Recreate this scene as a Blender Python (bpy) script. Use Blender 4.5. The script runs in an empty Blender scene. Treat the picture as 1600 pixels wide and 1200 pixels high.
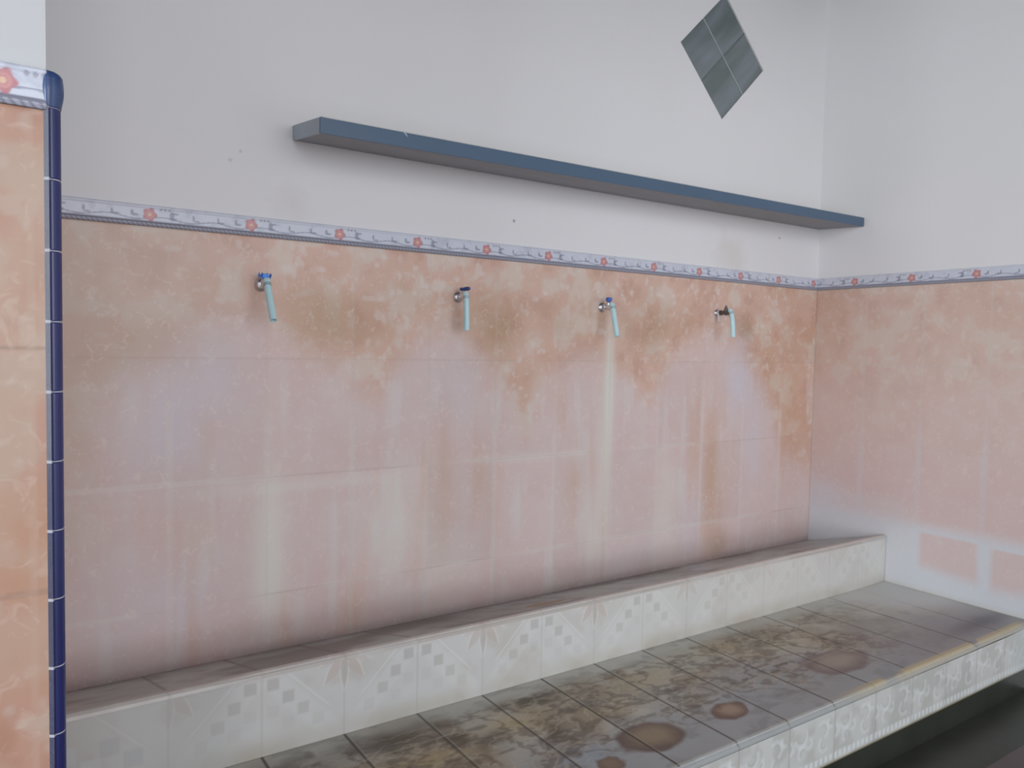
import bpy, bmesh, math
import numpy as np
from mathutils import Vector, Matrix

S = bpy.context.scene
C = S.collection

# ------------------------------------------------------------------ camera
cam_data = bpy.data.cameras.new('camera')
cam = bpy.data.objects.new('camera', cam_data)
C.objects.link(cam)
S.camera = cam
YAW, PITCH, ROLL, F = 0.59511, -0.04814, 0.01958, 1190.2 / 1600
cy_, sy_, cp_, sp_ = math.cos(YAW), math.sin(YAW), math.cos(PITCH), math.sin(PITCH)
fw = Vector((sy_ * cp_, cy_ * cp_, sp_))
r0 = Vector((cy_, -sy_, 0))
u0 = r0.cross(fw)
rr = r0 * math.cos(ROLL) + u0 * math.sin(ROLL)
uu = u0 * math.cos(ROLL) - r0 * math.sin(ROLL)
m = Matrix((rr, uu, -fw)).transposed().to_4x4()
m.translation = Vector((-3.1149, -2.1250, -0.2860))
cam.matrix_world = m
cam_data.sensor_fit = 'HORIZONTAL'
cam_data.sensor_width = 36.0
cam_data.lens = 36.0 * F
cam_data.clip_start = 0.02
cam_data.dof.use_dof = True
cam_data.dof.focus_distance = 1.0
cam_data.dof.aperture_fstop = 12.0

# ------------------------------------------------------------------ world, exposure
w = bpy.data.worlds.new('overcast_daylight')
S.world = w
w.use_nodes = True
wn = w.node_tree
bg = wn.nodes['Background']
bg.inputs[0].default_value = (0.88, 0.94, 1.0, 1)
bg.inputs[1].default_value = 0.86
S.view_settings.view_transform = 'Standard'
S.view_settings.look = 'None'
S.view_settings.gamma = 1.0
S.view_settings.exposure = 0.15
S.view_settings.use_curve_mapping = False

# soft daylight coming in through the open side of the room, behind the viewer
def area_light(name, loc, target, sx, sy, power, col):
    d = bpy.data.lights.new(name, 'AREA')
    d.shape = 'RECTANGLE'; d.size = sx; d.size_y = sy
    d.energy = power; d.color = col
    o = bpy.data.objects.new(name, d)
    C.objects.link(o)
    o.location = loc
    o.rotation_euler = (Vector(target) - Vector(loc)).to_track_quat('-Z', 'Y').to_euler()
    return o
area_light('daylight_front', (-1.8, -14.0, 1.2), (-1.7, 0, -0.35), 9.0, 5.0, 440, (0.91, 0.94, 1.0))
area_light('daylight_side', (-8.5, -3.1, 0.1), (0, -0.6, -0.2), 3.0, 2.4, 215, (0.88, 0.955, 1.0))

# ------------------------------------------------------------------ helpers
def lin(r, g, b):
    def f(c):
        c /= 255.0
        return c / 12.92 if c <= 0.04045 else ((c + 0.055) / 1.055) ** 2.4
    return np.array([f(r), f(g), f(b)])

def lin4(r, g, b):
    return tuple(lin(r, g, b)) + (1.0,)

def link_obj(name, me, parent=None):
    o = bpy.data.objects.new(name, me)
    C.objects.link(o)
    if parent is not None:
        o.parent = parent
        o.matrix_parent_inverse = parent.matrix_world.inverted()
    return o

def from_bm(name, bm, mats, parent=None, smooth=False):
    bmesh.ops.recalc_face_normals(bm, faces=bm.faces)
    me = bpy.data.meshes.new(name)
    bm.to_mesh(me); bm.free()
    if not isinstance(mats, (list, tuple)): mats = [mats]
    for mm in mats: me.materials.append(mm)
    if smooth:
        for p in me.polygons: p.use_smooth = True
    return link_obj(name, me, parent)

def structure(o, label=None):
    o['kind'] = 'structure'
    if label: o['label'] = label
    return o

def tag(o, label, cat, group=None):
    o['label'] = label; o['category'] = cat
    if group: o['group'] = group
    return o

def bm_box(bm, x0, x1, y0, y1, z0, z1):
    v = [bm.verts.new(p) for p in ((x0,y0,z0),(x1,y0,z0),(x1,y1,z0),(x0,y1,z0),(x0,y0,z1),(x1,y0,z1),(x1,y1,z1),(x0,y1,z1))]
    for f in ((0,3,2,1),(4,5,6,7),(0,1,5,4),(1,2,6,5),(2,3,7,6),(3,0,4,7)):
        bm.faces.new([v[i] for i in f])
    return v

def box(name, x0, x1, y0, y1, z0, z1, mat, parent=None, bevel=0, seg=2):
    bm = bmesh.new()
    bm_box(bm, x0, x1, y0, y1, z0, z1)
    if bevel:
        bmesh.ops.bevel(bm, geom=bm.edges[:], offset=bevel, segments=seg, profile=0.5, affect='EDGES')
    return from_bm(name, bm, mat, parent)

# numpy value noise (used to paint glaze, limescale and stains of the tiles)
def vnoise(x, y, sx, sy, seed):
    x = x / sx; y = y / sy
    xi = np.floor(x).astype(np.int64); yi = np.floor(y).astype(np.int64)
    xf = x - xi; yf = y - yi
    xf = xf * xf * (3 - 2 * xf); yf = yf * yf * (3 - 2 * yf)
    def h(a, b):
        n = (a * 374761393 + b * 668265263 + seed * 1442695041) & 0x7fffffff
        n = ((n ^ (n >> 13)) * 1274126177) & 0x7fffffff
        n = n ^ (n >> 16)
        return (n & 0xffff) / 65535.0
    a = h(xi, yi); b = h(xi + 1, yi); c = h(xi, yi + 1); d = h(xi + 1, yi + 1)
    return (a * (1 - xf) + b * xf) * (1 - yf) + (c * (1 - xf) + d * xf) * yf

def fbm(x, y, s, seed, octv=3, asp=1.0):
    t = 0; a = 1.0; n = 0
    for i in range(octv):
        t = t + a * vnoise(x, y, s / 2 ** i, s * asp / 2 ** i, seed + i * 17); n += a; a *= 0.5
    return t / n

def sm(e0, e1, v):
    t = np.clip((v - e0) / (e1 - e0), 0, 1)
    return t * t * (3 - 2 * t)

def blob(x, y, cx, cy, rx, ry, wob=0.0, seed=1):
    d = np.sqrt(((x - cx) / rx) ** 2 + ((y - cy) / ry) ** 2)
    if wob: d = d + wob * (fbm(x, y, max(rx, ry) * 0.6, seed) - 0.5)
    return np.exp(-(d ** 2) * 1.2)

def patch(x, y, cx, cy, rx, ry, edge=0.25, wob=0.5, seed=1, rot=0.0):
    dx, dy = x - cx, y - cy
    ca, sa = math.cos(rot), math.sin(rot)
    dx, dy = dx * ca + dy * sa, -dx * sa + dy * ca
    d = np.sqrt((dx / rx) ** 2 + (dy / ry) ** 2) + wob * (fbm(x, y, max(rx, ry) * 0.7, seed) - 0.5)
    return 1 - sm(1 - edge, 1 + edge, d)

def mixc(c, col, k):
    k = np.clip(k, 0, 1)[..., None]
    return c * (1 - k) + np.asarray(col) * k

# painted grid: surface point = o + s*U + t*V; extruded back by 'thick' against its normal
def painted_slab(name, o, U, V, ls, lt, step, paint, mat, thick, parent=None, warp=None):
    o = np.array(o, float); U = np.array(U, float); V = np.array(V, float)
    ns = max(2, int(round(ls / step)) + 1); nt_ = max(2, int(round(lt / step)) + 1)
    s = np.linspace(0, ls, ns); t = np.linspace(0, lt, nt_)
    T, SS = np.meshgrid(t, s, indexing='ij')
    P = o + SS[..., None] * U + T[..., None] * V
    N = np.cross(U, V); N /= np.linalg.norm(N)
    if warp is not None: P = P + warp(SS, T)[..., None] * N
    col = np.clip(paint(SS, T), 0, 1)
    P = P.reshape(-1, 3); nv = len(P)
    idx = np.arange(nv).reshape(nt_, ns)
    f = np.stack([idx[:-1, :-1], idx[:-1, 1:], idx[1:, 1:], idx[1:, :-1]], -1).reshape(-1, 4)
    ring = np.concatenate([idx[0, :], idx[1:, -1], idx[-1, -2::-1], idx[-2:0:-1, 0]])
    B = P[ring] - N * thick
    bi = nv + np.arange(len(ring)); r2 = np.roll(ring, -1); b2 = np.roll(bi, -1)
    sides = np.stack([ring, bi, b2, r2], -1)
    verts = np.concatenate([P, B])
    me = bpy.data.meshes.new(name)
    me.vertices.add(len(verts)); me.vertices.foreach_set('co', verts.ravel())
    nf = len(f) + len(sides)
    loops = np.concatenate([f.ravel(), sides.ravel(), bi[::-1]])
    me.loops.add(len(loops)); me.loops.foreach_set('vertex_index', loops.astype(np.int32))
    me.polygons.add(nf + 1)
    st = np.concatenate([np.arange(nf) * 4, [nf * 4]]).astype(np.int32)
    me.polygons.foreach_set('loop_start', st)
    me.update(calc_edges=True); me.validate()
    ca = me.color_attributes.new('glaze', 'FLOAT_COLOR', 'POINT')
    cc = np.ones((len(verts), 4)); cc[:nv, :3] = col.reshape(-1, 3); cc[nv:, :3] = col.reshape(-1, 3)[ring]
    ca.data.foreach_set('color', cc.ravel().astype(np.float32))
    me.materials.append(mat)
    sm_ = np.zeros(nf + 1, dtype=bool); sm_[:len(f)] = True
    me.polygons.foreach_set('use_smooth', sm_)
    return link_obj(name, me, parent)

# ------------------------------------------------------------------ materials
def new_mat(name):
    mt = bpy.data.materials.new(name); mt.use_nodes = True
    nt = mt.node_tree
    return mt, nt, nt.nodes['Principled BSDF']

def simple(name, col, rough=0.5, metal=0.0, noise=0.0, nscale=20, bump=0.0, coat=0.0):
    mt, nt, b = new_mat(name)
    b.inputs['Roughness'].default_value = rough
    b.inputs['Metallic'].default_value = metal
    b.inputs['Coat Weight'].default_value = coat
    b.inputs['Coat Roughness'].default_value = 0.12
    tc = nt.nodes.new('ShaderNodeTexCoord')
    n = nt.nodes.new('ShaderNodeTexNoise'); n.inputs['Scale'].default_value = nscale; n.inputs['Detail'].default_value = 4
    nt.links.new(tc.outputs['Object'], n.inputs['Vector'])
    mx = nt.nodes.new('ShaderNodeMix'); mx.data_type = 'RGBA'
    c = np.array(col[:3])
    mx.inputs['A'].default_value = tuple(np.clip(c * (1 - noise), 0, 1)) + (1,)
    mx.inputs['B'].default_value = tuple(np.clip(c * (1 + noise), 0, 1)) + (1,)
    nt.links.new(n.outputs['Fac'], mx.inputs['Factor'])
    nt.links.new(mx.outputs['Result'], b.inputs['Base Color'])
    if bump:
        bp = nt.nodes.new('ShaderNodeBump'); bp.inputs['Strength'].default_value = bump; bp.inputs['Distance'].default_value = 0.002
        nt.links.new(n.outputs['Fac'], bp.inputs['Height']); nt.links.new(bp.outputs['Normal'], b.inputs['Normal'])
    return mt

def painted(name, rough=0.35, mottle=0.0, mscale=60, mcol=(1, 1, 1), bump=0.15, spec=0.4, bscale=90):
    mt, nt, b = new_mat(name)
    b.inputs['Roughness'].default_value = rough
    b.inputs['Specular IOR Level'].default_value = spec
    at = nt.nodes.new('ShaderNodeAttribute'); at.attribute_name = 'glaze'
    tc = nt.nodes.new('ShaderNodeTexCoord')
    out = at.outputs['Color']
    if mottle:
        # small curved flecks of paler glaze
        n = nt.nodes.new('ShaderNodeTexNoise'); n.inputs['Scale'].default_value = mscale; n.inputs['Detail'].default_value = 3
        n.inputs['Distortion'].default_value = 1.2
        nt.links.new(tc.outputs['Object'], n.inputs['Vector'])
        r = nt.nodes.new('ShaderNodeMapRange'); r.inputs['From Min'].default_value = 0.56; r.inputs['From Max'].default_value = 0.70
        r.inputs['To Min'].default_value = 0.0; r.inputs['To Max'].default_value = mottle
        nt.links.new(n.outputs['Fac'], r.inputs['Value'])
        mx = nt.nodes.new('ShaderNodeMix'); mx.data_type = 'RGBA'
        nt.links.new(r.outputs['Result'], mx.inputs['Factor'])
        nt.links.new(out, mx.inputs['A']); mx.inputs['B'].default_value = tuple(mcol) + (1,)
        out = mx.outputs['Result']
    nt.links.new(out, b.inputs['Base Color'])
    if bump:
        n2 = nt.nodes.new('ShaderNodeTexNoise'); n2.inputs['Scale'].default_value = bscale; n2.inputs['Detail'].default_value = 2
        nt.links.new(tc.outputs['Object'], n2.inputs['Vector'])
        bp = nt.nodes.new('ShaderNodeBump'); bp.inputs['Strength'].default_value = bump; bp.inputs['Distance'].default_value = 0.001
        nt.links.new(n2.outputs['Fac'], bp.inputs['Height']); nt.links.new(bp.outputs['Normal'], b.inputs['Normal'])
    return mt

def plaster_material(name, col, specks=()):
    mt, nt, b = new_mat(name)
    b.inputs['Roughness'].default_value = 0.75
    b.inputs['Specular IOR Level'].default_value = 0.2
    tc = nt.nodes.new('ShaderNodeTexCoord')
    n = nt.nodes.new('ShaderNodeTexNoise'); n.inputs['Scale'].default_value = 2.2; n.inputs['Detail'].default_value = 3
    nt.links.new(tc.outputs['Object'], n.inputs['Vector'])
    mx = nt.nodes.new('ShaderNodeMix'); mx.data_type = 'RGBA'
    c = np.array(col)
    mx.inputs['A'].default_value = tuple(c * np.array((0.97, 0.965, 0.955))) + (1,)
    mx.inputs['B'].default_value = tuple(np.clip(c * 1.02, 0, 1)) + (1,)
    nt.links.new(n.outputs['Fac'], mx.inputs['Factor'])
    out = mx.outputs['Result']
    for (x, y, z, r, cc, k) in specks:
        d = nt.nodes.new('ShaderNodeVectorMath'); d.operation = 'DISTANCE'
        nz = nt.nodes.new('ShaderNodeTexNoise'); nz.inputs['Scale'].default_value = 1.2 / r
        nt.links.new(tc.outputs['Object'], nz.inputs['Vector'])
        d.inputs[1].default_value = (x, y, z)
        nt.links.new(tc.outputs['Object'], d.inputs[0])
        ad = nt.nodes.new('ShaderNodeMath'); ad.operation = 'MULTIPLY_ADD'; ad.inputs[1].default_value = r * 1.5
        nt.links.new(nz.outputs['Fac'], ad.inputs[0]); nt.links.new(d.outputs['Value'], ad.inputs[2])
        rm = nt.nodes.new('ShaderNodeMapRange'); rm.inputs['From Min'].default_value = r * 0.9; rm.inputs['From Max'].default_value = r * 2.0
        rm.inputs['To Min'].default_value = k; rm.inputs['To Max'].default_value = 0
        nt.links.new(ad.outputs[0], rm.inputs['Value'])
        m2 = nt.nodes.new('ShaderNodeMix'); m2.data_type = 'RGBA'
        nt.links.new(rm.outputs['Result'], m2.inputs['Factor']); nt.links.new(out, m2.inputs['A'])
        m2.inputs['B'].default_value = tuple(cc) + (1,)
        out = m2.outputs['Result']
    nt.links.new(out, b.inputs['Base Color'])
    n2 = nt.nodes.new('ShaderNodeTexNoise'); n2.inputs['Scale'].default_value = 35
    nt.links.new(tc.outputs['Object'], n2.inputs['Vector'])
    bp = nt.nodes.new('ShaderNodeBump'); bp.inputs['Strength'].default_value = 0.06; bp.inputs['Distance'].default_value = 0.003
    nt.links.new(n2.outputs['Fac'], bp.inputs['Height']); nt.links.new(bp.outputs['Normal'], b.inputs['Normal'])
    return mt

PL = lin(233, 230, 231)
M_plaster = plaster_material('white_plaster', PL, [
    (-1.681, 0, 0.135, 0.006, (0.16, 0.15, 0.15), 0.75),
    (-2.595, 0, 0.197, 0.006, (0.32, 0.30, 0.30), 0.4), (-2.568, 0, 0.224, 0.005, (0.32, 0.30, 0.30), 0.4),
    (-0.284, 0, 0.212, 0.006, (0.25, 0.24, 0.24), 0.8),
    (-0.60, 0, 0.105, 0.10, (0.62, 0.55, 0.46), 0.35), (-2.43, 0, 0.10, 0.05, (0.62, 0.57, 0.53), 0.25)])
M_plaster_side = plaster_material('white_plaster_side', PL)
M_plaster_pier = plaster_material('dimmed_white_plaster', lin(204, 203, 205))  # plaster darkened to offset the stronger light on this wall end
M_ceiling = simple('brown_board_ceiling', lin4(60, 52, 40), 0.8, noise=0.06)
M_tile = painted('peach_wall_tile', 0.42, 0.30, 48, tuple(lin(236, 222, 214)), 0.12)
M_tile_pier = painted('dimmed_orange_wall_tile', 0.42, 0.16, 34, tuple(lin(226, 208, 196)), 0.12)
M_border = painted('flowered_border_tile', 0.3, 0, bump=0.25, bscale=220)
M_riser = painted('off_white_patterned_tile', 0.35, 0, bump=0.1)
M_ledge = painted('stained_grey_ledge_tile', 0.35, 0, bump=0.1)
M_step = painted('stained_step_tile', 0.3, 0, bump=0.2, bscale=60)
M_blue = simple('cobalt_glazed_trim', lin4(36, 41, 98), 0.32, noise=0.15, nscale=12, coat=0.15)
M_blue_cap = simple('cobalt_glazed_trim_cap', lin4(58, 78, 122), 0.3, noise=0.15, nscale=12, coat=0.2)
M_grout = simple('pale_grout', lin4(170, 170, 180), 0.8)
M_shelf = simple('blue_grey_shelf_paint', lin4(78, 100, 124), 0.35, noise=0.05, nscale=8)
M_shelf_end = simple('lightened_shelf_end', lin4(164, 178, 190), 0.4, noise=0.04)  # gloss on the shelf's end painted in as a lighter tone
M_shelf_under = simple('grey_shelf_underside', lin4(134, 134, 140), 0.5, noise=0.05)
M_dust = simple('pale_dusty_shelf_top', lin4(205, 203, 198), 0.9, noise=0.05)
M_chrome = simple('worn_chrome', lin4(224, 222, 226), 0.32, metal=1.0, noise=0.08, nscale=60)
M_brass = simple('dull_grey_metal', lin4(108, 104, 100), 0.4, metal=0.8, noise=0.1, nscale=60)
M_handle = simple('bright_blue_plastic', lin4(84, 150, 248), 0.35)
M_handle2 = simple('navy_blue_plastic', lin4(52, 72, 130), 0.35)
M_handle3 = simple('blue_plastic', lin4(72, 108, 190), 0.35)
M_hose = simple('aqua_green_hose', lin4(196, 230, 236), 0.35, noise=0.03)
M_hose_in = simple('dark_hose_bore', lin4(60, 80, 78), 0.6)
M_tape = simple('white_thread_tape', lin4(226, 220, 222), 0.7)
M_drain = simple('wet_dark_drain_stone', lin4(50, 52, 46), 0.35, noise=0.45, nscale=9, bump=0.6)
M_drain2 = simple('dark_reddish_floor_tile', lin4(84, 72, 74), 0.4, noise=0.25, nscale=6, bump=0.3)
M_floor = simple('grey_cement_floor', lin4(120, 116, 110), 0.6, noise=0.15, nscale=3)
M_mull_dim = simple('dull_window_grout', lin4(122, 136, 134), 0.5)
M_mull = simple('reflecting_window_grout', lin4(176, 184, 184), 0.5)  # reflection on one grout line painted in as a brighter colour

# glass of the diamond window: thick, obscure, grey-green
def glass_material():
    mt, nt, b = new_mat('obscure_grey_green_glass')
    b.inputs['Roughness'].default_value = 0.18
    b.inputs['Specular IOR Level'].default_value = 0.6
    tc = nt.nodes.new('ShaderNodeTexCoord')
    m0 = nt.nodes.new('ShaderNodeMapping'); m0.inputs['Rotation'].default_value = (0, math.radians(-45), 0)
    nt.links.new(tc.outputs['Object'], m0.inputs['Vector'])
    mp = nt.nodes.new('ShaderNodeMapping'); mp.inputs['Scale'].default_value = (9.0, 1, 2.0)
    nt.links.new(m0.outputs['Vector'], mp.inputs['Vector'])
    n = nt.nodes.new('ShaderNodeTexNoise'); n.inputs['Scale'].default_value = 1.3; n.inputs['Detail'].default_value = 2
    nt.links.new(mp.outputs['Vector'], n.inputs['Vector'])
    cr = nt.nodes.new('ShaderNodeValToRGB')
    cr.color_ramp.elements[0].position = 0.38; cr.color_ramp.elements[0].color = lin4(104, 114, 112)
    cr.color_ramp.elements[1].position = 0.64; cr.color_ramp.elements[1].color = lin4(128, 136, 142)
    nt.links.new(n.outputs['Fac'], cr.inputs['Fac'])
    nt.links.new(cr.outputs['Color'], b.inputs['Base Color'])
    return mt
M_glass = glass_material()

# ------------------------------------------------------------------ paint functions
PEACH = lin(222, 186, 168); ORANGE = lin(212, 172, 146); PINK = lin(222, 198, 194)
CREAM = lin(224, 208, 194); LILAC = lin(212, 206, 216); LIME = lin(222, 220, 218); BROWN = lin(186, 150, 118)

def tile_base(x, z, seed):
    n1 = fbm(x, z, 0.22, seed, 3); n2 = fbm(x, z, 0.07, seed + 5, 3); n3 = fbm(x, z, 0.025, seed + 9, 2)
    c = np.broadcast_to(PEACH, x.shape + (3,)).copy()
    c = mixc(c, ORANGE, sm(0.45, 0.75, n1) * 0.7)
    c = mixc(c, CREAM, sm(0.50, 0.72, n2) * 0.75)
    c = mixc(c, lin(204, 160, 140), sm(0.55, 0.8, 1 - n2) * 0.6)
    c = mixc(c, lin(232, 220, 212), sm(0.66, 0.80, n3) * 0.5)
    c = c * np.array((0.965, 0.955, 0.965))
    # single white petal-like flecks of the tile print
    return c

def joints(c, a, per, off, wid, col, k):
    d = np.abs((a - off + per / 2) % per - per / 2)
    return mixc(c, col, (1 - sm(wid * 0.5, wid * 1.6, d)) * k)

TAPS = [-2.516, -1.897, -1.295, -0.682]
def paint_back(s, t):
    x = s - 3.04; z = t - 1.25
    c = tile_base(x, z, 11)
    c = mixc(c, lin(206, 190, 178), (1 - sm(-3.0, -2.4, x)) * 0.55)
    wob = (fbm(x, z, 0.3, 71) - 0.5) * 0.16
    # splash zones: lime deposit fanning out below each tap
    zone = np.zeros_like(x)
    for i, tx in enumerate(TAPS):
        top = -0.19 - [0.9, 1.6, 1.2, 1.1][i] * np.abs(x - tx + 0.02) ** 1.35 - (0.06 if i == 2 else 0)
        zone = np.maximum(zone, sm(-0.05, 0.13, top - z + wob))
    zone = np.maximum(zone, sm(0.45, 0.62, -z + wob + 0.0) * (1 - sm(-0.36, -0.20, x) * 0.6) * sm(-3.04, -2.75, x + wob))
    zone *= 1 - 0.75 * sm(-0.32, -0.22, x + wob * 0.5) * (1 - sm(0.62, 0.8, -z))
    zone *= 1 - 0.6 * (1 - sm(-3.0, -2.78, x + wob)) * (1 - sm(0.75, 0.95, -z))
    c = mixc(c, PINK * np.array((.97, .95, .97)), zone * 0.82)
    c = mixc(c, LIME, zone * 0.30 * fbm(x, z, 0.12, 5))
    # vertical run-off streaks
    st = fbm(x, z * 0.12, 0.05, 33, 3)
    c = mixc(c, LIME, sm(0.58, 0.8, st) * 0.35 * sm(0.3, 0.5, -z))
    c = mixc(c, ORANGE, sm(0.60, 0.8, fbm(x, z * 0.1, 0.07, 35, 3)) * 0.4 * sm(0.3, 0.5, -z))
    # brown and ochre scum between the taps
    for (bx, bz, rx, rz, k) in ((-2.80, -0.29, .16, .09, .45), (-2.33, -0.22, .14, .09, .75), (-2.40, -0.16, .08, .05, .4), (-1.76, -0.22, .12, .10, .75), (-2.05, -0.15, .12, .06, .2),
                                (-1.02, -0.20, .14, .09, .6), (-1.50, -0.2, .1, .08, .3), (-0.50, -0.19, .06, .05, .95), (-0.85, -0.18, .08, .05, .4),
                                (-0.685, -0.80, .055, .34, .75), (-0.62, -1.10, .06, .10, .4), (-1.94, -0.66, .04, .30, .4), (-1.40, -0.78, .05, .16, .35),
                                (-1.75, -.80, .05, .3, .2), (-0.16, -0.45, .07, .4, .55), (-0.30, -0.30, .12, .15, .45)):
        c = mixc(c, BROWN if rz < .12 else lin(206, 166, 138), blob(x, z, bx, bz, rx, rz, 0.8, 7) * k)
    for (bx, bz, rx, rz, k) in ((-2.74, -0.52, .12, .22, .65), (-2.62, -.38, .10, .10, .4), (-0.53, -0.42, .09, .18, .85), (-.42, -.65, .07, .2, .5), (-1.9, -.42, .1, .12, .3),
                                (-2.78, -0.95, .16, .16, .45), (-0.80, -1.0, .07, .16, .35), (-1.1, -1.08, .2, .08, .3)):
        c = mixc(c, LILAC, blob(x, z, bx, bz, rx, rz, 0.8, 9) * k)
    for (bx, bz, rx, rz, k) in ((-2.49, -0.86, .05, .26, .75), (-1.25, -0.50, .022, .32, .9), (-1.27, -0.75, .04, .35, .5), (-1.31, -1.0, .04, .15, .5),
                                (-2.37, -0.69, .3, .02, .4), (-2.1, -.85, .12, .2, .35), (-1.95, -.99, .1, .2, .3), (-0.95, -.9, .06, .3, .4), (-1.6, -.66, .3, .02, .3)):
        c = mixc(c, lin(226, 224, 214), blob(x, z, bx, bz, rx, rz, 0.7, 13) * k)
    # individual tiles differ slightly
    OX = -0.0425 + 0.045
    tx_ = np.floor((x - OX) / 0.25); tz_ = np.floor(z / 0.33)
    hsh = ((np.sin(tx_ * 12.9898 + tz_ * 78.233) * 43758.5453) % 1.0)
    c = c * (1 + (hsh[..., None] - 0.5) * 0.07)
    jk = 0.25 + 0.45 * fbm(x, z, 0.25, 91)
    c = joints(c, x, 0.25, OX, 0.004, lin(206, 184, 172), jk * 0.5)
    c = joints(c, x, 0.25, OX, 0.007, lin(224, 220, 214), jk * 0.65 * sm(.35, .6, -z + wob))
    c = joints(c, z, 0.33, 0, 0.003, lin(188, 164, 152), jk * 0.75 * sm(.35, .6, fbm(x, z, 0.2, 93)))
    c = joints(c, z, 0.33, 0, 0.006, lin(224, 218, 212), .4 * sm(.45, .65, fbm(x, z, 0.25, 97)) * sm(.5, .6, -z))
    # brown grime line where the wall meets the ledge
    zb = -1.1513
    g = (1 - sm(0.0, 0.035, z - zb)) * (0.35 + 0.6 * fbm(x, z, 0.2, 55))
    c = mixc(c, lin(168, 152, 152), g * 0.7)
    return c

def paint_right(s, t):
    y = -s; z = t - 1.25
    c = mixc(tile_base(y, z, 211), lin(218, 200, 192), np.full_like(y, 0.35))
    wob = (fbm(y, z, 0.25, 171) - 0.5) * 0.2
    c = mixc(c, PINK, sm(0.18, 0.55, -z + wob) * 0.65)
    c = mixc(c, lin(206, 158, 134), blob(y, z, -.05, -.05, .12, .2, .5, 3) * 0.35)
    OY = -0.0
    c = joints(c, y, 0.25, OY, 0.004, lin(216, 206, 200), 0.35)
    c = joints(c, y, 0.25, OY, 0.012, lin(216, 210, 214), 0.6 * sm(0.5, 0.8, -z + wob))
    c = joints(c, z, 0.33, 0, 0.003, lin(212, 196, 186), 0.45)
    # white lime coating below the last full course; a few tiles show through
    w1 = (1 - sm(-0.05, 0.03, z + 0.965 + 0.0 * y))
    show = np.zeros_like(y)
    for (y0, y1, z0, z1) in ((-0.745, -0.52, -1.15, -1.005), (-1.0, -0.79, -1.165, -1.012), (-1.25, -1.02, -1.2, -1.01)):
        e = 0.016
        wv = wob * 0.12
        show = np.maximum(show, sm(y0 - e, y0 + e, y + wv) * (1 - sm(y1 - e, y1 + e, y)) * sm(z0 - 0.03, z0 + 0.03, z + wv * 2) * (1 - sm(z1 - .004, z1 + .004, z)))
    c = mixc(c, PINK * np.array((.95, .93, .97)), sm(.55, .9, -z) * .6)
    white = w1 * (1 - show * 0.85)
    c = mixc(c, lin(214, 218, 224), white * 0.92)
    c = mixc(c, lin(216, 212, 214), (1 - sm(-0.93, -0.84, z + wob * .6)) * 0.4 * (1 - show) * (1 - sm(0.4, 0.55, -y)))
    c = mixc(c, lin(214, 212, 218), blob(y, z, -.07, -.95, .10, .10, .6, 31) * .5)
    c = mixc(c, lin(196, 186, 152), (1 - sm(0, 0.03, z + 1.248)) * .3)
    return c

def paint_pier(s, t):
    x = s; z = t - 1.60
    c = tile_base(x + 20, z, 411)
    c = mixc(c, lin(218, 178, 152), sm(0.5, 0.7, fbm(x, z, 0.18, 83)) * 0.55)
    c = mixc(c, CREAM, sm(0.5, 0.7, fbm(x, z, 0.12, 87)) * 0.4)
    c = c * np.array((0.68, 0.585, 0.53))  # orange tiles also darkened here, as the wall end catches too much light
    c = joints(c, z, 0.33, 0.015, 0.0025, lin(140, 112, 98), 0.5)
    c = joints(c, x, 0.25, -0.02, 0.003, lin(190, 160, 142), 0.4)
    return c

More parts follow.
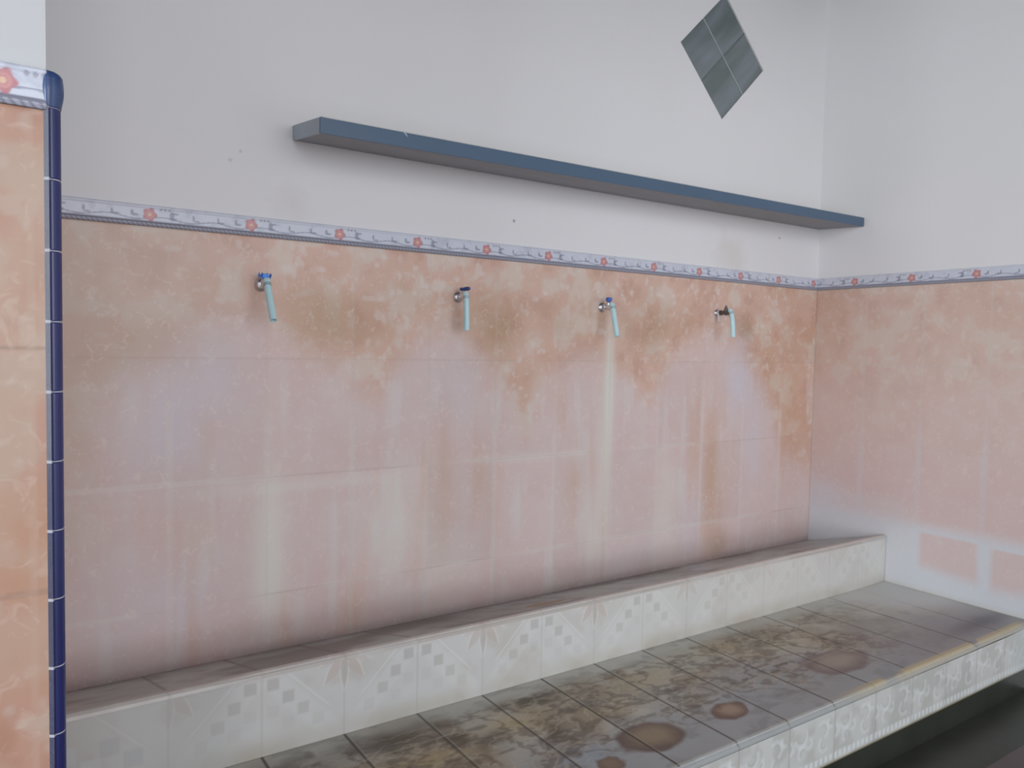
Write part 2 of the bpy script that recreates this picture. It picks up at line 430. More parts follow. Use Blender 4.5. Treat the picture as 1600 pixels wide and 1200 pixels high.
BH = 0.052
def paint_border_fn(x0, sgn, flower0):
    def fn(s, t):
        x = x0 + s * sgn
        c = np.broadcast_to(lin(206, 208, 220), s.shape + (3,)).copy()
        c = mixc(c, lin(218, 222, 234), fbm(s, t, 0.03, 5) * 0.6)
        c = mixc(c, lin(172, 174, 190), sm(0.55, 0.8, fbm(s, t, 0.02, 15)) * 0.4)
        d = (x - flower0 + 0.125) % 0.25 - 0.125           # offset from the nearest flower
        grey = lin(126, 126, 150)
        # lower moulding with twisted-rope marks
        c = mixc(c, lin(168, 168, 182), 1 - sm(0.008, 0.012, t))
        c = mixc(c, lin(116, 114, 130), (1 - sm(0.0015, 0.0035, np.abs(t - 0.0105))) * 0.8)
        c = mixc(c, lin(112, 110, 124), sm(0.2, 0.7, np.sin(s * 2 * math.pi / 0.011 + t * 500)) * (1 - sm(0.006, 0.009, t)) * 0.75)
        # trailing stem
        ys = 0.020 + 0.004 * np.sin(d * 2 * math.pi / 0.125)
        c = mixc(c, grey, (1 - sm(0.0007, 0.0022, np.abs(t - ys))) * 0.75)
        for (cx, cyy, rx, ry) in ((0.052, 0.030, 0.006, 0.012), (0.060, 0.036, 0.008, 0.003), (0.056, 0.022, 0.009, 0.003), (-0.085, 0.030, 0.003, 0.008), (-0.078, 0.025, 0.010, 0.003),
                                  (-0.040, 0.032, 0.004, 0.006), (-0.034, 0.026, 0.010, 0.003), (0.104, 0.030, 0.003, 0.008), (0.112, 0.022, 0.008, 0.0025)):
            q = ((d - cx) / rx) ** 2 + ((t - cyy) / ry) ** 2
            c = mixc(c, grey, (1 - sm(0.5, 1.3, q)) * 0.7)
        for cx in (0.026, 0.036, 0.046):
            q = ((d - cx) ** 2 + (t - 0.043) ** 2) / 0.0035 ** 2
            c = mixc(c, lin(130, 126, 140), (1 - sm(0.5, 1.4, q)) * 0.6)
        # rose
        dx, dz = d, t - 0.029
        rad = np.sqrt(dx ** 2 + dz ** 2); an = np.arctan2(dz, dx)
        pr = 0.0155 * (1 + 0.13 * np.cos(5 * an + 0.4))
        c = mixc(c, lin(192, 130, 136), 1 - sm(0.9, 1.1, rad / pr))
        c = mixc(c, lin(216, 160, 156), (1 - sm(0.0015, 0.003, np.abs(rad - 0.0085))) * 0.6)
        c = mixc(c, lin(226, 188, 160), 1 - sm(0.003, 0.006, rad))
        return c
    return fn

FT = 0.2007
J0 = -0.8101 - FT * 9                                       # a step-tile joint
def paint_riser(s, t):
    x = s - 3.04; h = 0.205; zt = h - t                      # zt: distance below the top edge
    c = np.broadcast_to(lin(205, 203, 200), s.shape + (3,)).copy()
    c = mixc(c, lin(216, 216, 214), fbm(x, t, 0.15, 61))
    c = mixc(c, lin(196, 188, 180), sm(0.5, 0.8, fbm(x, t, 0.08, 63)) * 0.5)
    e = (x - (J0 + FT) + FT) % (2 * FT) - FT                 # 0 at a leaf joint, +-FT at a checker joint
    g = np.where(e > 0, e - FT, e + FT)                      # 0 at a checker joint
    # faint diagonal bands
    band = np.abs(np.abs(g) * 1.05 + 0.0 - zt)
    c = mixc(c, lin(222, 222, 220), (1 - sm(0.025, 0.05, band)) * 0.35)
    line = np.abs((np.abs(g) - 0.045) * 1.0 - zt)
    c = mixc(c, lin(232, 232, 230), (1 - sm(0.001, 0.005, line)) * sm(0.0, 0.02, zt) * (1 - sm(.10, .13, zt)) * 0.45)
    fade = sm(-2.83, -2.80, x) * (1 - 0.45 * sm(-1.5, -0.6, x))
    for (gx, gz, k) in ((0.026, 0.036, .8), (0.062, 0.072, .75), (0.098, 0.108, .6), (0.135, 0.142, .25), (0.026, 0.100, .22), (0.062, .135, .2)):
        q = np.maximum(np.abs(np.abs(g) - gx), np.abs(zt - gz))
        c = mixc(c, lin(176, 169, 165), (1 - sm(0.0115, 0.0165, q)) * k * 0.62 * fade)
    # five-leaf sprig hanging from the leaf joint
    ae = np.abs(e)
    for (ang, L, wd, col, k) in ((0, .095, .011, lin(184, 176, 172), .65), (38, .085, .014, lin(198, 180, 170), .75), (70, .075, .010, lin(206, 196, 190), .7)):
        a = math.radians(ang)
        dx, dz = math.sin(a), math.cos(a)
        al = ae * dx + zt * dz; pe = ae * dz - zt * dx
        tt = np.clip(al / L, 0, 1)
        wl = wd * np.sin(math.pi * tt ** 0.8)
        inside = (1 - sm(0.85, 1.1, np.abs(pe) / np.maximum(wl, 1e-5))) * (al > 0) * (al < L)
        c = mixc(c, col, inside * k * 0.6 * fade)
        edge = (1 - sm(0.0008, 0.0028, np.abs(np.abs(pe) - wl))) * (al > 0.01) * (al < L) * (pe > 0)
        c = mixc(c, lin(238, 234, 230), edge * 0.45 * fade)
    c = joints(c, x, FT, J0, 0.0025, lin(184, 179, 175), 0.35)
    for (bx, bz, cc) in ((-3.005, .165, 226), (-2.965, .125, 222), (-3.01, .09, 218), (-2.925, .165, 188), (-2.93, .09, 190), (-2.885, .125, 192)):
        q = np.maximum(np.abs(x - bx), np.abs(zt - bz))
        c = mixc(c, lin(cc - 4, cc, cc + 3), (1 - sm(0.016, 0.021, q)) * .6)
    c = mixc(c, lin(212, 206, 196), sm(-1.9, -0.9, x) * 0.5 * fbm(x, t, .15, 69))
    # grubby lower edge, pale worn line, warm stain near the top
    c = mixc(c, lin(180, 172, 156), (1 - sm(0.01, 0.07, t)) * fbm(x, t, 0.12, 65) * 0.9)
    c = mixc(c, lin(200, 178, 168), (1 - sm(0.0, 0.03, zt)) * 0.6 * fbm(x, t, 0.3, 67))
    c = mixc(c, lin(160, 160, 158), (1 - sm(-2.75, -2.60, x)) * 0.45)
    return c

def paint_ledge(s, t):
    x = s - 3.04
    c = np.broadcast_to(lin(178, 184, 182), s.shape + (3,)).copy()
    c = mixc(c, lin(194, 200, 200), sm(0.4, 0.7, fbm(x, t, 0.16, 21)) * 0.7)
    c = mixc(c, lin(116, 112, 108), sm(0.46, 0.66, fbm(x * .7, t, 0.18, 23)) * 0.75)
    for (bx, r, k) in ((-2.0, .18, .85), (-2.45, .14, .5), (-1.72, .1, .3), (-1.05, .10, .45), (-.35, .12, .4)):
        c = mixc(c, lin(104, 92, 86), blob(x, t, bx, .25, r, .16, .8, 25) * k * .8)
    c = mixc(c, lin(118, 78, 62), blob(x, t, -2.16, .01, .07, .02, .5, 27) * .9)
    c = mixc(c, lin(158, 120, 78), patch(x, t, -1.70, .14, .08, .035, .2, .6, 29) * .85)
    c = mixc(c, lin(160, 152, 158), (1 - sm(.0, .08, .39 - t)) * 0.4)
    c = joints(c, x, FT, J0 + 0.003, 0.0035, lin(92, 84, 80), 0.7)
    c = mixc(c, lin(118, 112, 108), sm(.5, .75, fbm(x, t, 0.05, 26)) * .35)
    c = mixc(c, lin(200, 192, 184), (1 - sm(0.0, 0.045, t + (fbm(x, t, .1, 28) - .5) * .03)) * 0.7)
    c = mixc(c, lin(184, 184, 186), sm(-0.28, -0.05, x) * 0.5)
    return c

def paint_step(s, t):
    # s along the wall, t from the front edge towards the riser; y = -0.934 + t
    x = s - 3.04; y = t - 0.934
    c = np.broadcast_to(lin(176, 172, 163), s.shape + (3,)).copy()
    n1 = fbm(x, y, 0.16, 301, 4); n2 = fbm(x * 0.8, y, 0.07, 305, 3)
    c = mixc(c, lin(200, 195, 184), sm(0.45, 0.65, n2) * 0.6)
    c = mixc(c, lin(142, 122, 96), sm(0.42, 0.62, n1) * 0.75 * (1 - sm(-1.1, -0.3, x) * 0.5))
    c = mixc(c, lin(74, 58, 44), sm(0.55, 0.72, n2) * sm(0.4, 0.55, fbm(x, y, 0.3, 311)) * 0.85 * (1 - sm(-1.6, -0.8, x) * 0.6))
    # cleaner strip against the riser, blue-grey worn areas near the front
    c = mixc(c, lin(196, 195, 189), sm(-0.47, -0.40, y + (n1 - .5) * .06) * 0.7)
    fr = 1 - sm(-0.80, -0.68, y + (n1 - 0.5) * 0.25)
    c = mixc(c, lin(158, 162, 167), fr * 0.85)
    c = mixc(c, lin(146, 158, 172), blob(x, y, -1.98, -.76, .10, .07, .6, 41) * .7)
    c = mixc(c, lin(154, 157, 162), patch(x, y, -1.25, -.72, .28, .10, .5, .7, 43) * .7)
    # ochre blotches
    for (bx, by, rx, ry, k) in ((-2.03, -.57, .11, .06, .8), (-1.55, -.55, .13, .06, .55), (-1.2, -.50, .16, .06, .5), (-.95, -.58, .16, .07, .45), (-2.3, -.60, .12, .05, .6), (-1.75, -.62, .10, .05, .4)):
        c = mixc(c, lin(178, 156, 112), blob(x, y, bx, by, rx, ry, 1.0, 45) * k)
    for (bx, by, rx, ry, k) in ((-2.34, -.47, .12, .05, .75), (-2.12, -.60, .05, .04, .7), (-2.22, -.53, .06, .03, .6), (-1.96, -.66, .05, .06, .5), (-2.6, -.5, .1, .08, .7), (-1.86, -.58, .035, .02, .6), (-1.62, -.62, .06, .03, .4)):
        c = mixc(c, lin(74, 56, 40), blob(x, y, bx, by, rx, ry, 1.2, 47) * k)
    rid = 1 - np.abs(2 * fbm(x + y * .6, y * 1.6, 0.09, 331, 4) - 1)
    zone = sm(-.86, -.74, y + (n1 - .5) * .2) * (1 - sm(-.47, -.42, y)) * (1 - sm(-.8, -.3, x))
    c = mixc(c, lin(88, 72, 58), sm(.84, .97, rid) * zone * .55)
    rid2 = 1 - np.abs(2 * fbm(x - y * .5, y * 1.8, 0.05, 337, 3) - 1)
    c = mixc(c, lin(196, 186, 166), sm(.86, .98, rid2) * zone * .35)
    c = mixc(c, lin(84, 66, 52), sm(.56, .72, fbm(x, y * 1.7, 0.045, 341, 3)) * zone * .5)
    c = mixc(c, lin(96, 98, 100), sm(.55, .75, fbm(x, y * 1.7, 0.06, 343, 3)) * (1 - zone) * .3)
    # ring-edged rust blotches
    def ring(c, bx, by, rx, ry, inner, outer, k, sd, rot=0.0):
        a = patch(x, y, bx, by, rx, ry, .14, .6, sd, rot); b = patch(x, y, bx + rx * .08, by + ry * .05, rx * .62, ry * .62, .6, .5, sd, rot)
        c = mixc(c, outer, a * k)
        return mixc(c, inner, b * k)
    c = ring(c, -1.495, -.805, .062, .040, lin(166, 142, 122), lin(104, 78, 66), .95, 51)
    c = ring(c, -1.775, -.795, .098, .066, lin(146, 128, 104), lin(96, 76, 66), .95, 52)
    c = ring(c, -1.945, -.835, .036, .032, lin(132, 112, 92), lin(108, 88, 72), .95, 53)
    c = ring(c, -0.95, -.765, .14, .072, lin(170, 160, 146), lin(112, 94, 90), .8, 54)
    # smooth bare grey cement at the far end
    q = sm(-0.62, -0.30, x + (y + 0.4) * 0.9 + (n1 - .5) * .12)
    c = mixc(c, lin(208, 208, 206), q * 0.92)
    c = mixc(c, lin(140, 132, 134), sm(-.62, -.75, y) * 0.0 + (1 - sm(-.78, -.6, y)) * sm(-.9, -.6, x) * .6)
    c = mixc(c, lin(96, 88, 94), blob(x, y, -.20, -.84, .24, .045, .6, 57) * .9)
    c = mixc(c, lin(120, 108, 108), blob(x, y, -.62, -.62, .14, .10, .8, 58) * .5)
    jm = (1 - q * 0.85)
    c = joints(c, x, FT, J0, 0.0030, lin(52, 44, 38), 0.9 * jm)
    c = joints(c, x, FT, J0 + 0.006, 0.0018, lin(186, 176, 160), 0.35 * jm)
    c = joints(c, y, 0.2, -0.52, 0.0025, lin(168, 156, 136), 0.5 * jm)
    # yellowed worn nosing on the right-hand half
    yel = sm(-1.25, -0.95, x) * (1 - sm(-.10, -.03, x)) * (1 - sm(0.022, 0.034, t)) * sm(.3, .45, fbm(x, y, .1, 59))
    c = mixc(c, lin(202, 184, 142), yel * 0.75)
    c = mixc(c, lin(170, 172, 170), (1 - sm(0.0, 0.014, t)) * 0.7)
    return c

def paint_front(s, t):
    x = s - 3.04; h = 0.17; zt = h - t
    c = np.broadcast_to(lin(204, 203, 199), s.shape + (3,)).copy()
    c = mixc(c, lin(178, 176, 170), sm(0.4, 0.7, fbm(x, t, 0.06, 81)) * 0.6)
    e = (x - J0 + FT / 2) % FT - FT / 2
    W = lin(228, 230, 230)
    # pale scrolls printed on each tile
    for (cx, cz, r, a0, a1) in ((-0.055, 0.060, 0.022, -2.4, 1.2), (-0.050, 0.100, 0.020, 0.6, 4.2), (0.050, 0.055, 0.024, -0.6, 3.0), (0.058, 0.100, 0.018, 2.0, 5.4),
                                (0.0, 0.075, 0.016, -1.4, 1.8), (-0.02, 0.045, 0.013, 1.0, 4.0), (0.085, 0.08, 0.012, -1.5, 2.5)):
        dx, dz = e - cx, zt - cz
        rad = np.sqrt(dx ** 2 + dz ** 2); an = np.arctan2(dz, dx)
        dd = (an - (a0 + a1) / 2 + math.pi) % (2 * math.pi) - math.pi
        k = (1 - sm(0.001, 0.011, np.abs(rad - r) + (fbm(x, t, .03, 88) - .5) * .006)) * (np.abs(dd) < (a1 - a0) / 2)
        c = mixc(c, W, k * 0.38)
        c = mixc(c, lin(160, 156, 150), (1 - sm(0.001, 0.003, np.abs(rad - r + .008))) * (np.abs(dd) < (a1 - a0) / 2) * 0.35)
    # beaded band along the bottom
    bd = np.sin(x * 2 * math.pi / 0.022)
    c = mixc(c, W, (1 - sm(0.006, 0.012, np.abs(t - 0.024))) * (0.5 + 0.4 * bd))
    c = mixc(c, lin(176, 164, 124), (1 - sm(0.003, 0.012, t)) * 0.9)
    c = joints(c, x, FT, J0, 0.003, lin(164, 160, 154), 0.5)
    c = mixc(c, lin(200, 186, 146), (1 - sm(0.0, 0.012, zt)) * sm(-1.25, -0.95, x) * 0.6)
    c = mixc(c, lin(188, 196, 194), sm(-0.25, 0, x) * 0.6)
    return c

# ------------------------------------------------------------------ the room
XL, ZC, ZF = -3.04, 1.278, -1.47
# back wall with the diamond opening
bm = bmesh.new()
dc, dr = (-0.6775, 0.898), 0.2475
outer = [(XL - 2.2, ZF - .1), (0.14, ZF - .1), (0.14, ZC + .05), (XL - 2.2, ZC + .05)]      # BL BR TR TL
dia = [(dc[0], dc[1] - dr), (dc[0] + dr, dc[1]), (dc[0], dc[1] + dr), (dc[0] - dr, dc[1])]  # B R T L
def ringv(y): return [bm.verts.new((a, y, b)) for a, b in outer], [bm.verts.new((a, y, b)) for a, b in dia]
of, df = ringv(0.0); ob, db = ringv(0.14)
for o_, d_ in ((of, df), (ob, db)):
    BL, BR, TR, TL = o_; B_, R_, T_, L_ = d_
    for f in ((BL, BR, B_), (BR, R_, B_), (BR, TR, R_), (TR, T_, R_), (TR, TL, T_), (TL, L_, T_), (TL, BL, L_), (BL, B_, L_)):
        bm.faces.new(f)
for i in range(4):
    j = (i + 1) % 4
    bm.faces.new((of[i], of[j], ob[j], ob[i])); bm.faces.new((df[i], df[j], db[j], db[i]))
wall_back = structure(from_bm('wall_back', bm, M_plaster), 'white plastered wall above a tiled dado with four taps')

def bevel_box_rot(bm, cx, cz, hs, y0, y1, bev):
    b2 = bmesh.new(); bm_box(b2, -hs, hs, y0, y1, -hs, hs)
    bmesh.ops.bevel(b2, geom=b2.edges[:], offset=bev, segments=3, profile=0.6, affect='EDGES')
    R = Matrix.Rotation(math.radians(45), 4, 'Y'); R.translation = Vector((cx, 0, cz))
    bmesh.ops.transform(b2, matrix=R, verts=b2.verts)
    me = bpy.data.meshes.new('t'); b2.to_mesh(me); b2.free(); bm.from_mesh(me); bpy.data.meshes.remove(me)

win = bpy.data.objects.new('window_1', None); C.objects.link(win); win.location = (dc[0], 0.03, dc[1] - dr)
structure(win, 'diamond-shaped window of four grey-green glass blocks above the shelf')
bpy.context.view_layer.update()
bm = bmesh.new()
hs = dr / math.sqrt(2) / 2
for a in (-1, 1):
    for b in (-1, 1):
        q = Matrix.Rotation(math.radians(45), 3, 'Y') @ Vector((a * hs, 0, b * hs))
        bevel_box_rot(bm, dc[0] + q.x, dc[1] + q.z, hs - 0.0016, 0.004, 0.084, 0.004)
from_bm('glass_blocks', bm, M_glass, win)
for ang in (45, -45):
    b2 = bmesh.new(); bm_box(b2, -0.0016, 0.0016, 0.0025 if ang < 0 else 0.0030, 0.086, -hs * 2, hs * 2)
    R = Matrix.Rotation(math.radians(ang), 4, 'Y'); R.translation = Vector((dc[0], 0, dc[1]))
    bmesh.ops.transform(b2, matrix=R, verts=b2.verts)
    from_bm('grout_line', b2, M_mull if ang < 0 else M_mull_dim, win)

wall_right = structure(box('wall_right', 0, 0.14, -3.2, 0.0, ZF - .1, ZC + .05, M_plaster_side), 'white plastered side wall with peach tiled lower half')
ceiling = structure(box('ceiling', XL - 2.2, 0.14, -3.0, 0.14, ZC + .05, ZC + .13, M_ceiling))
TH = 0.008
painted_slab('tile_panel', (XL, -TH, -1.25), (1, 0, 0), (0, 0, 1), 3.04 - TH, 1.25, 0.005, paint_back, M_tile, TH + .001, wall_back)
painted_slab('tile_panel', (-TH, 0, -1.25), (0, -1, 0), (0, 0, 1), 1.9, 1.25, 0.005, paint_right, M_tile, TH + .001, wall_right)

def border_warp(s, t):
    return 0.003 * np.exp(-((t - 0.006) / 0.004) ** 2) + 0.002 * np.exp(-((t - 0.048) / 0.003) ** 2)
BT = 0.010
painted_slab('border_strip', (XL, -BT, 0.0005), (1, 0, 0), (0, 0, 1), 3.04 - BT, BH, 0.0022, paint_border_fn(XL, 1, -0.0425), M_border, BT + .001, wall_back, border_warp)
painted_slab('border_strip', (-BT, 0, 0.0005), (0, -1, 0), (0, 0, 1), 1.9, BH, 0.0022, paint_border_fn(0, -1, -0.1902), M_border, BT + .001, wall_right, border_warp)

# left pier: wall end standing forward, its face parallel to the back wall
PX, PY = -3.0565, -0.915
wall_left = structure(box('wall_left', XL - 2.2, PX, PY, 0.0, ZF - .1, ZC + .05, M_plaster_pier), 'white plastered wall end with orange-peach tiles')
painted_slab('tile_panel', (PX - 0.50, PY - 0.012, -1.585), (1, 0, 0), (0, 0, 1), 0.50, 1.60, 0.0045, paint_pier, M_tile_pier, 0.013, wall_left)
def pier_border(s, t):
    return paint_border_fn(0, 1, -3.105 - (PX - 0.5))(s, t)
painted_slab('border_strip', (PX - 0.50, PY - 0.014, 0.0155), (1, 0, 0), (0, 0, 1), 0.50, BH, 0.002, pier_border, M_border, 0.015, wall_left, border_warp)
box('return_tiles', PX, PX + 0.006, PY + 0.02, -0.001, ZF, 0.066, simple('peach_return_tile', tuple(PEACH) + (1,), 0.4, noise=.08), wall_left)

# blue rounded corner trim, one glazed piece after another
trim = bpy.data.objects.new('trim_1', None); C.objects.link(trim); trim.location = (-3.05, PY, -1.47)
structure(trim, 'dark blue glazed corner trim running down the wall end')
bpy.context.view_layer.update()
def quarter_round(z0, z1, r, cap=False):
    bm = bmesh.new()
    cx, cyy = PX + 0.001, PY - 0.001
    prof = [(cx - 0.004, cyy + 0.012), (cx - 0.005, cyy - 0.011), (cx + 0.0005, cyy - 0.0150)]
    for k in range(9):
        a = -math.pi / 2 + k * math.pi / 2 / 8
        prof.append((cx + 0.003 + (r - 0.003) * math.cos(a), cyy + 0.002 + (r - 0.002) * math.sin(a)))
    prof.append((cx + r, cyy + 0.022))
    n = 12 if cap else 1
    rows = []
    zs = [z0, z0 + 0.0012] + [z0 + (z1 - z0) * k / n for k in range(1, n)] + [z1 - 0.0012, z1]
    for i, z in enumerate(zs):
        sc = 0.93 if i in (0, len(zs) - 1) else 1.0
        if cap:
            u = (z - z0) / (z1 - z0)
            sc = 0.97 + 0.20 * math.sin(min(1, u / .75) * math.pi * 0.75) if u < .8 else (0.97 + .2 * .7) * math.sqrt(max(0.02, 1 - ((u - .8) / .2) ** 2 * .9))
        rows.append([bm.verts.new((cx + (px - cx) * sc, cyy + (py - cyy) * sc, z)) for px, py in prof])
    for a, b in zip(rows[:-1], rows[1:]):
        for k in range(len(prof)):
            j = (k + 1) % len(prof)
            bm.faces.new((a[k], a[j], b[j], b[k]))
    bm.faces.new(rows[0][::-1]); bm.faces.new(rows[-1])
    return bm
z = 0.020; LT = 0.0948
o = from_bm('trim_cap', quarter_round(0.021, 0.070, 0.0170, True), M_blue_cap, trim, True)
o['label'] = 'swollen lighter blue end piece'
while z > -1.42:
    from_bm('trim_piece', quarter_round(z - LT + 0.0016, z, 0.0158), M_blue, trim)
    z -= LT
bm = quarter_round(-1.46, 0.022, 0.0150)
from_bm('grout', bm, M_grout, trim)

# ------------------------------------------------------------------ ledge against the wall (built-in tiled seat)
BZ, BB, BD, PZ, PD, RZ = -1.0474, -1.1513, 0.3802, -1.2481, 0.9338, -1.419
ledge = bpy.data.objects.new('tiled_ledge', None); C.objects.link(ledge); ledge.location = (-1.5, -0.2, PZ)
tag(ledge, 'upper tiled ledge under the taps with grey top and leaf and checker patterned riser', 'ledge')
bpy.context.view_layer.update()
E = 0.003
bm = bmesh.new()
v = []
for x in (XL + E, -TH - 0.002):
    v.append([bm.verts.new(p) for p in ((x, -TH - .001, ZF), (x, -BD + 0.012, ZF), (x, -BD + 0.012, BZ - 0.008), (x, -TH - .001, BB - 0.008))])
bm.faces.new(v[0]); bm.faces.new(v[1][::-1])
for i in range(4):
    j = (i + 1) % 4; bm.faces.new((v[0][i], v[0][j], v[1][j], v[1][i]))
from_bm('masonry_core', bm, M_floor, ledge)
Lx = 3.04 - TH - 0.003
sl = math.hypot(BD - TH, BZ - BB)
vd = np.array([0, BD - TH - 0.001, BB - BZ]) / sl
painted_slab('ledge_top', (XL + .001, -BD, BZ), (1, 0, 0), tuple(vd), Lx, sl, 0.005, paint_ledge, M_ledge, 0.007, ledge,
             lambda s, t: -0.006 * (1 - sm(0.0, 0.008, t)))
painted_slab('riser', (XL + .001, -BD, BZ - 0.204), (1, 0, 0), (0, 0, 1), Lx, 0.204, 0.0027, paint_riser, M_riser, 0.011, ledge,
             lambda s, t: -0.006 * sm(0.198, 0.204, t))

# ------------------------------------------------------------------ standing step in front
step = bpy.data.objects.new('tiled_step', None); C.objects.link(step); step.location = (-1.5, -0.65, ZF)
tag(step, 'lower broad tiled step with brown stained square tiles and white scroll-patterned front edge', 'step')
bpy.context.view_layer.update()
box('masonry_core', XL + E, -TH - .002, -PD + 0.012, -BD + 0.011, ZF - .11, PZ - 0.009, M_floor, step)
painted_slab('step_top', (XL + .001, -PD, PZ), (1, 0, 0), (0, 1, 0), Lx, PD - BD - 0.0005, 0.0036, paint_step, M_step, 0.008, step,
             lambda s, t: -0.010 * (1 - sm(0.0, 0.014, t)) + 0.004 * sm(-.25, 0, s - 3.04))
painted_slab('step_front', (XL + .001, -PD, RZ), (1, 0, 0), (0, 0, 1), Lx, PZ - RZ - 0.003, 0.0028, paint_front, M_riser, 0.011, step,
             lambda s, t: -0.008 * sm(0.155, 0.168, t) - 0.004 * (1 - sm(0.0, 0.01, t)))
box('foundation_edge', XL + E, -.002, -PD + 0.006, -PD + .0115, ZF - .11, RZ - .0005, M_drain, step)

# ------------------------------------------------------------------ floor and drain
structure(box('floor', XL - 2.2, 0.14, -3.6, -1.13, ZF - .12, ZF, M_drain2), 'dark reddish tiled floor beyond the gutter')
bm = bmesh.new()
bm_box(bm, XL - 2.2, 0.0, -1.112, -PD + 0.0115, ZF - .12, ZF - .03)
bm_box(bm, XL - 2.2, 0.0, -1.1295, -1.1125, ZF - .12, ZF - .085)
structure(from_bm('floor_gutter', bm, M_drain), 'wet dark gutter floor at the foot of the step')

# ------------------------------------------------------------------ shelf
shelf = bpy.data.objects.new('wall_shelf', None); C.objects.link(shelf); shelf.location = (-1.2, 0, 0.277)
tag(shelf, 'long blue-grey painted wall shelf above the taps, running into the corner', 'shelf')
bpy.context.view_layer.update()
def hexa(name, P, mat, parent, bev=0.0):
    bm = bmesh.new()
    v = [bm.verts.new(p) for p in P]
    for f in ((0,3,2,1),(4,5,6,7),(0,1,5,4),(1,2,6,5),(2,3,7,6),(3,0,4,7)):
        bm.faces.new([v[i] for i in f])
    if bev: bmesh.ops.bevel(bm, geom=bm.edges[:], offset=bev, segments=2, profile=0.5, affect='EDGES')
    return from_bm(name, bm, mat, parent)
xs, xe, sd = -2.428, -0.0015, 0.2175
# order: front-left-bottom, front-right-bottom, back-right-bottom, back-left-bottom, then tops
def shelf_z(fr, top, right):
    return {(0,0,0): .276, (0,1,0): .3165, (1,0,0): .2485, (1,1,0): .2895, (0,0,1): .277, (0,1,1): .3150, (1,0,1): .2650, (1,1,1): .3030}[(fr, top, right)]
eb = 0.006
def blk(x0, x1, y0, y1, t0=0.0, t1=1.0):
    def Z(x, y, tp):
        u = (x - xs) / (xe - xs); f = -y / sd
        a = shelf_z(0, 0, 0) * (1 - u) + shelf_z(0, 0, 1) * u; b = shelf_z(1, 0, 0) * (1 - u) + shelf_z(1, 0, 1) * u
        c_ = shelf_z(0, 1, 0) * (1 - u) + shelf_z(0, 1, 1) * u; d_ = shelf_z(1, 1, 0) * (1 - u) + shelf_z(1, 1, 1) * u
        lo = a * (1 - f) + b * f; hi = c_ * (1 - f) + d_ * f
        return lo + (hi - lo) * tp
    return [(x, y, Z(x, y, tp)) for tp in (t0, t1) for (x, y) in ((x0, y0), (x1, y0), (x1, y1), (x0, y1))]
hexa('board', blk(xs + eb, xe, -sd + eb, -0.0005, 0, 0.95), M_shelf_under, shelf)
o = hexa('edge_band', blk(xs, xe, -sd, -sd + eb, 0, 1), M_shelf, shelf, 0.0012)
hexa('end_band', blk(xs, xs + eb, -sd + eb, -0.0005, 0, 1), M_shelf_end, shelf, 0.0008)
hexa('top_face', blk(xs + eb, xe, -sd + .002, -0.0005, 0.96, 1.06), M_dust, shelf)
# chip out of the paint on the front edge
bm = bmesh.new()
zc = 0.2895 + 0.0135 * ((-2.192 - xs) / (xe - xs))
vv = [bm.verts.new(p) for p in ((-2.197, -sd - .0006, zc + .0008), (-2.188, -sd - .0006, zc + .0008), (-2.181, -sd - .0006, zc - .012), (-2.187, -sd - .0006, zc - .008))]
bm.faces.new(vv)
rr_ = bmesh.ops.extrude_face_region(bm, geom=bm.faces[:])
for vx in [g for g in rr_['geom'] if isinstance(g, bmesh.types.BMVert)]: vx.co.y += 0.001
o = from_bm('paint_chip', bm, M_shelf_end, shelf); o['label'] = 'pale chip in the blue paint'

# ------------------------------------------------------------------ taps
def tube(bm, pts, rad, seg=16, caps=True):
    pts = [Vector(p) for p in pts]
    if not isinstance(rad, (list, tuple)): rad = [rad] * len(pts)
    rings = []
    up = Vector((1, 0, 0))
    for i, p in enumerate(pts):
        if i == 0: d = pts[1] - p
        elif i == len(pts) - 1: d = p - pts[i - 1]
        else: d = (pts[i + 1] - pts[i - 1])
        d.normalize()
        a = up - d * up.dot(d)
        if a.length < 1e-4: a = Vector((0, 0, 1)) - d * d.z
        a.normalize(); b = d.cross(a)
        rings.append([bm.verts.new(p + (a * math.cos(2 * math.pi * k / seg) + b * math.sin(2 * math.pi * k / seg)) * rad[i]) for k in range(seg)])
    for A, B in zip(rings[:-1], rings[1:]):
        for k in range(seg):
            j = (k + 1) % seg; bm.faces.new((A[k], A[j], B[j], B[k]))
    if caps:
        bm.faces.new(rings[0][::-1]); bm.faces.new(rings[-1])
    return rings

def arc_pts(p0, c1, p1, n=8):
    p0, c1, p1 = Vector(p0), Vector(c1), Vector(p1)
    return [p0 * (1 - t) ** 2 + c1 * 2 * t * (1 - t) + p1 * t * t for t in [k / n for k in range(n + 1)]]

def smooth_obj(o, ang=40):
    for p in o.data.polygons: p.use_smooth = True
    try: o.data.set_sharp_from_angle(angle=math.radians(ang))
    except Exception: pass
    return o

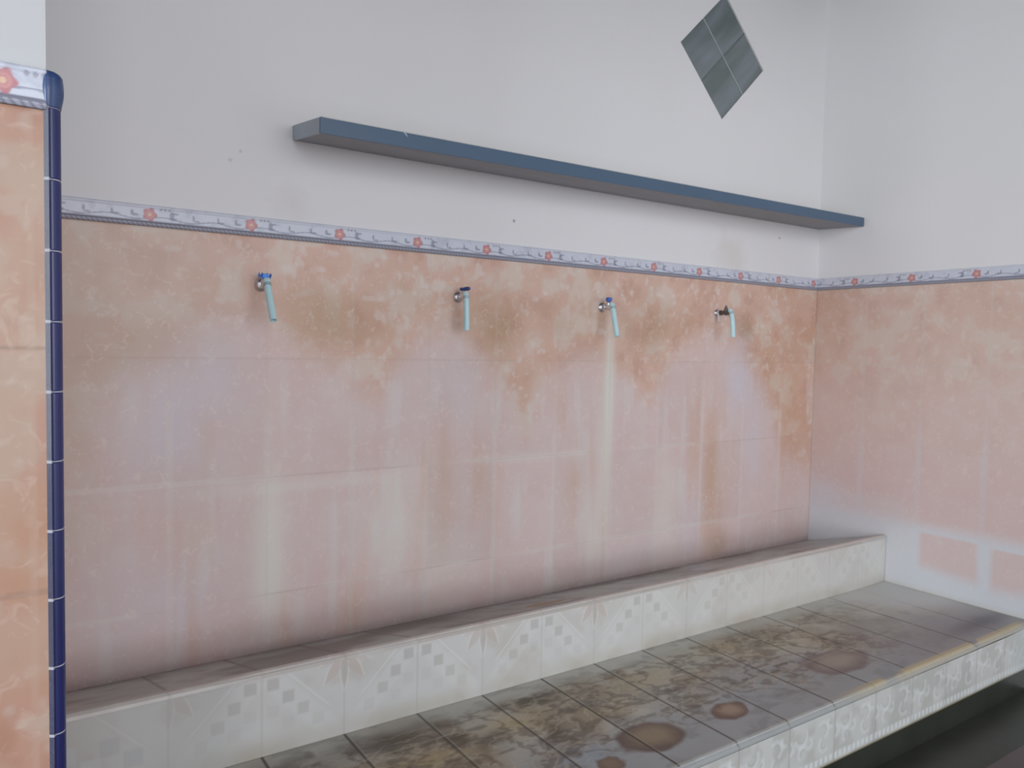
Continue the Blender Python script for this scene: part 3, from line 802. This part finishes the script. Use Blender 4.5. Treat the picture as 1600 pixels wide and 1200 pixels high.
def make_tap(x, reach, hose_pts, handle, handle_mat, label, zt=-0.13, tape=False, body=M_chrome, fl_r=0.0185):
    root = bpy.data.objects.new('water_tap', None); C.objects.link(root)
    root.location = (x, -TH, zt)
    tag(root, label, 'tap', 'taps in a row on the tiled wall')
    bpy.context.view_layer.update()
    def P(y, z_, dx=0): return (x + dx, -TH - y, zt + z_)
    # wall flange: stepped disc
    bm = bmesh.new()
    tube(bm, [P(-.001, 0), P(.003, 0), P(.006, 0), P(.010, 0), P(.011, 0)], [fl_r, fl_r, fl_r * .9, fl_r * .62, fl_r * .5], 28)
    smooth_obj(from_bm('flange', bm, M_chrome, root))
    if tape:
        bm = bmesh.new()
        tube(bm, [P(.010, -.002), P(.016, -.002), P(.020, -.002)], [.011, .013, .010], 16)
        # loose end of the tape hanging down
        for (a, b) in ((0.0, 0.006),):
            t0 = [bm.verts.new(P(.014 + yy, zz, dx)) for (yy, zz, dx) in ((0, -.012, -.008), (0, -.012, .004), (.001, -.034, .003), (.001, -.036, -.006))]
            f = bm.faces.new(t0)
            q = bmesh.ops.extrude_face_region(bm, geom=[f])
            for vx in [g for g in q['geom'] if isinstance(g, bmesh.types.BMVert)]: vx.co.y -= .0015
        smooth_obj(from_bm('thread_tape', bm, M_tape, root))
    # body: barrel with hex nut, swelling around the valve, nozzle turning down
    bm = bmesh.new()
    R = reach
    tube(bm, [P(.008, 0), P(.018, 0), P(.019, 0), P(.026, 0), P(.027, 0)], [.0085, .0085, .0115, .0115, .0085], 6)
    tube(bm, [P(.022, 0), P(R * .55, 0), P(R * .68, 0), P(R * .82, 0.0)], [.0085, .0085, .0115, .0100], 18)
    nz = arc_pts(P(R * .72, 0.0), P(R + .004, .002), P(R + .004, -.020), 8)
    tube(bm, nz, [.0100, .0100, .0098, .0095, .0090, .0085, .0080, .0078, .0076], 18)
    tube(bm, [P(R * .68, .004), P(R * .68, .013), P(R * .68, .0135), P(R * .68, .019)], [.0095, .0095, .0075, .0060], 18)   # bonnet
    smooth_obj(from_bm('body', bm, body, root))
    # handle
    yc, zc_ = R * .68, .019
    bm = bmesh.new()
    if handle == 'butterfly':            # flat two-winged lever seen broadside
        tube(bm, [P(yc, zc_ - .004), P(yc, zc_ + .008)], [.0065, .0060], 16)
        for sx_ in (-1, 1):
            tube(bm, [P(yc, zc_ + .003, sx_ * .002), P(yc, zc_ + .004, sx_ * .008), P(yc, zc_ + .004, sx_ * .0145), P(yc, zc_ + .0035, sx_ * .0170)], [.0066, .0080, .0080, .0040], 16)
    elif handle == 'lever':              # lever turned towards the room
        tube(bm, [P(yc, zc_ - .004), P(yc, zc_ + .007)], [.0065, .0060], 16)
        tube(bm, [P(yc + .002, zc_ + .004), P(yc + .010, zc_ + .0055, .003), P(yc + .018, zc_ + .006, .010), P(yc + .021, zc_ + .0055, .014)], [.0055, .0062, .0062, .0025], 14)
        tube(bm, [P(yc - .002, zc_ + .004), P(yc - .010, zc_ + .005, -.002), P(yc - .014, zc_ + .005, -.003)], [.0055, .0058, .0025], 14)
    elif handle == 'knob':
        tube(bm, [P(yc, zc_ - .003), P(yc, zc_), P(yc, zc_ + .004), P(yc, zc_ + .011), P(yc, zc_ + .015), P(yc, zc_ + .016)], [.0055, .008, .0112, .0116, .0090, .003], 20)
    else:                                # bare spindle, handle missing
        tube(bm, [P(yc, zc_ - .003), P(yc, zc_ + .003), P(yc, zc_ + .004), P(yc, zc_ + .010)], [.0062, .0062, .0042, .0042], 12)
    smooth_obj(from_bm('spindle' if handle == 'none' else 'handle', bm, handle_mat, root))
    # hose pushed over the nozzle
    bm = bmesh.new()
    start = P(R + .004, .001)
    pts = [Vector(P(R - .004, .010))] + arc_pts(P(R + .0, .008), P(hose_pts[0][0], hose_pts[0][1]), P(hose_pts[1][0], hose_pts[1][1]), 12)[1:]
    hr = .0092
    outer_r = tube(bm, pts, hr, 20, caps=False)
    inner_r = tube(bm, pts[-5:], hr - .0022, 20, caps=False)
    for k in range(20):
        j = (k + 1) % 20
        bm.faces.new((outer_r[-1][k], outer_r[-1][j], inner_r[-1][j], inner_r[-1][k]))
    bm.faces.new(outer_r[0][::-1]); bm.faces.new(inner_r[0])
    smooth_obj(from_bm('hose', bm, M_hose, root))
    # wire clip around the hose
    bm = bmesh.new()
    p = pts[2]; d = (pts[3] - pts[1]).normalized()
    for q in (-.0025, .0025):
        tube(bm, [p + d * (q - .0007), p + d * (q + .0007)], [hr + .0008, hr + .0008], 18)
    from_bm('hose_clip', bm, M_brass, root)
    return root

make_tap(-2.516, .056, ((.070, -.02), (.116, -.098)), 'butterfly', M_handle, 'leftmost tap with broad bright blue handle and aqua hose, nearest the blue corner trim')
make_tap(-1.897, .050, ((.056, -.02), (.058, -.106)), 'lever', M_handle2, 'second tap from the left, dark navy handle turned sideways above a short aqua hose')
make_tap(-1.295, .056, ((.064, -.02), (.086, -.105)), 'knob', M_handle3, 'third tap from the left, small round blue handle and slanting aqua hose', zt=-.135)
make_tap(-0.682, .072, ((.084, -.02), (.088, -.098)), 'none', M_brass, 'rightmost tap near the corner, no blue handle, white tape at its base, aqua hose', tape=True, body=M_brass, fl_r=.015)
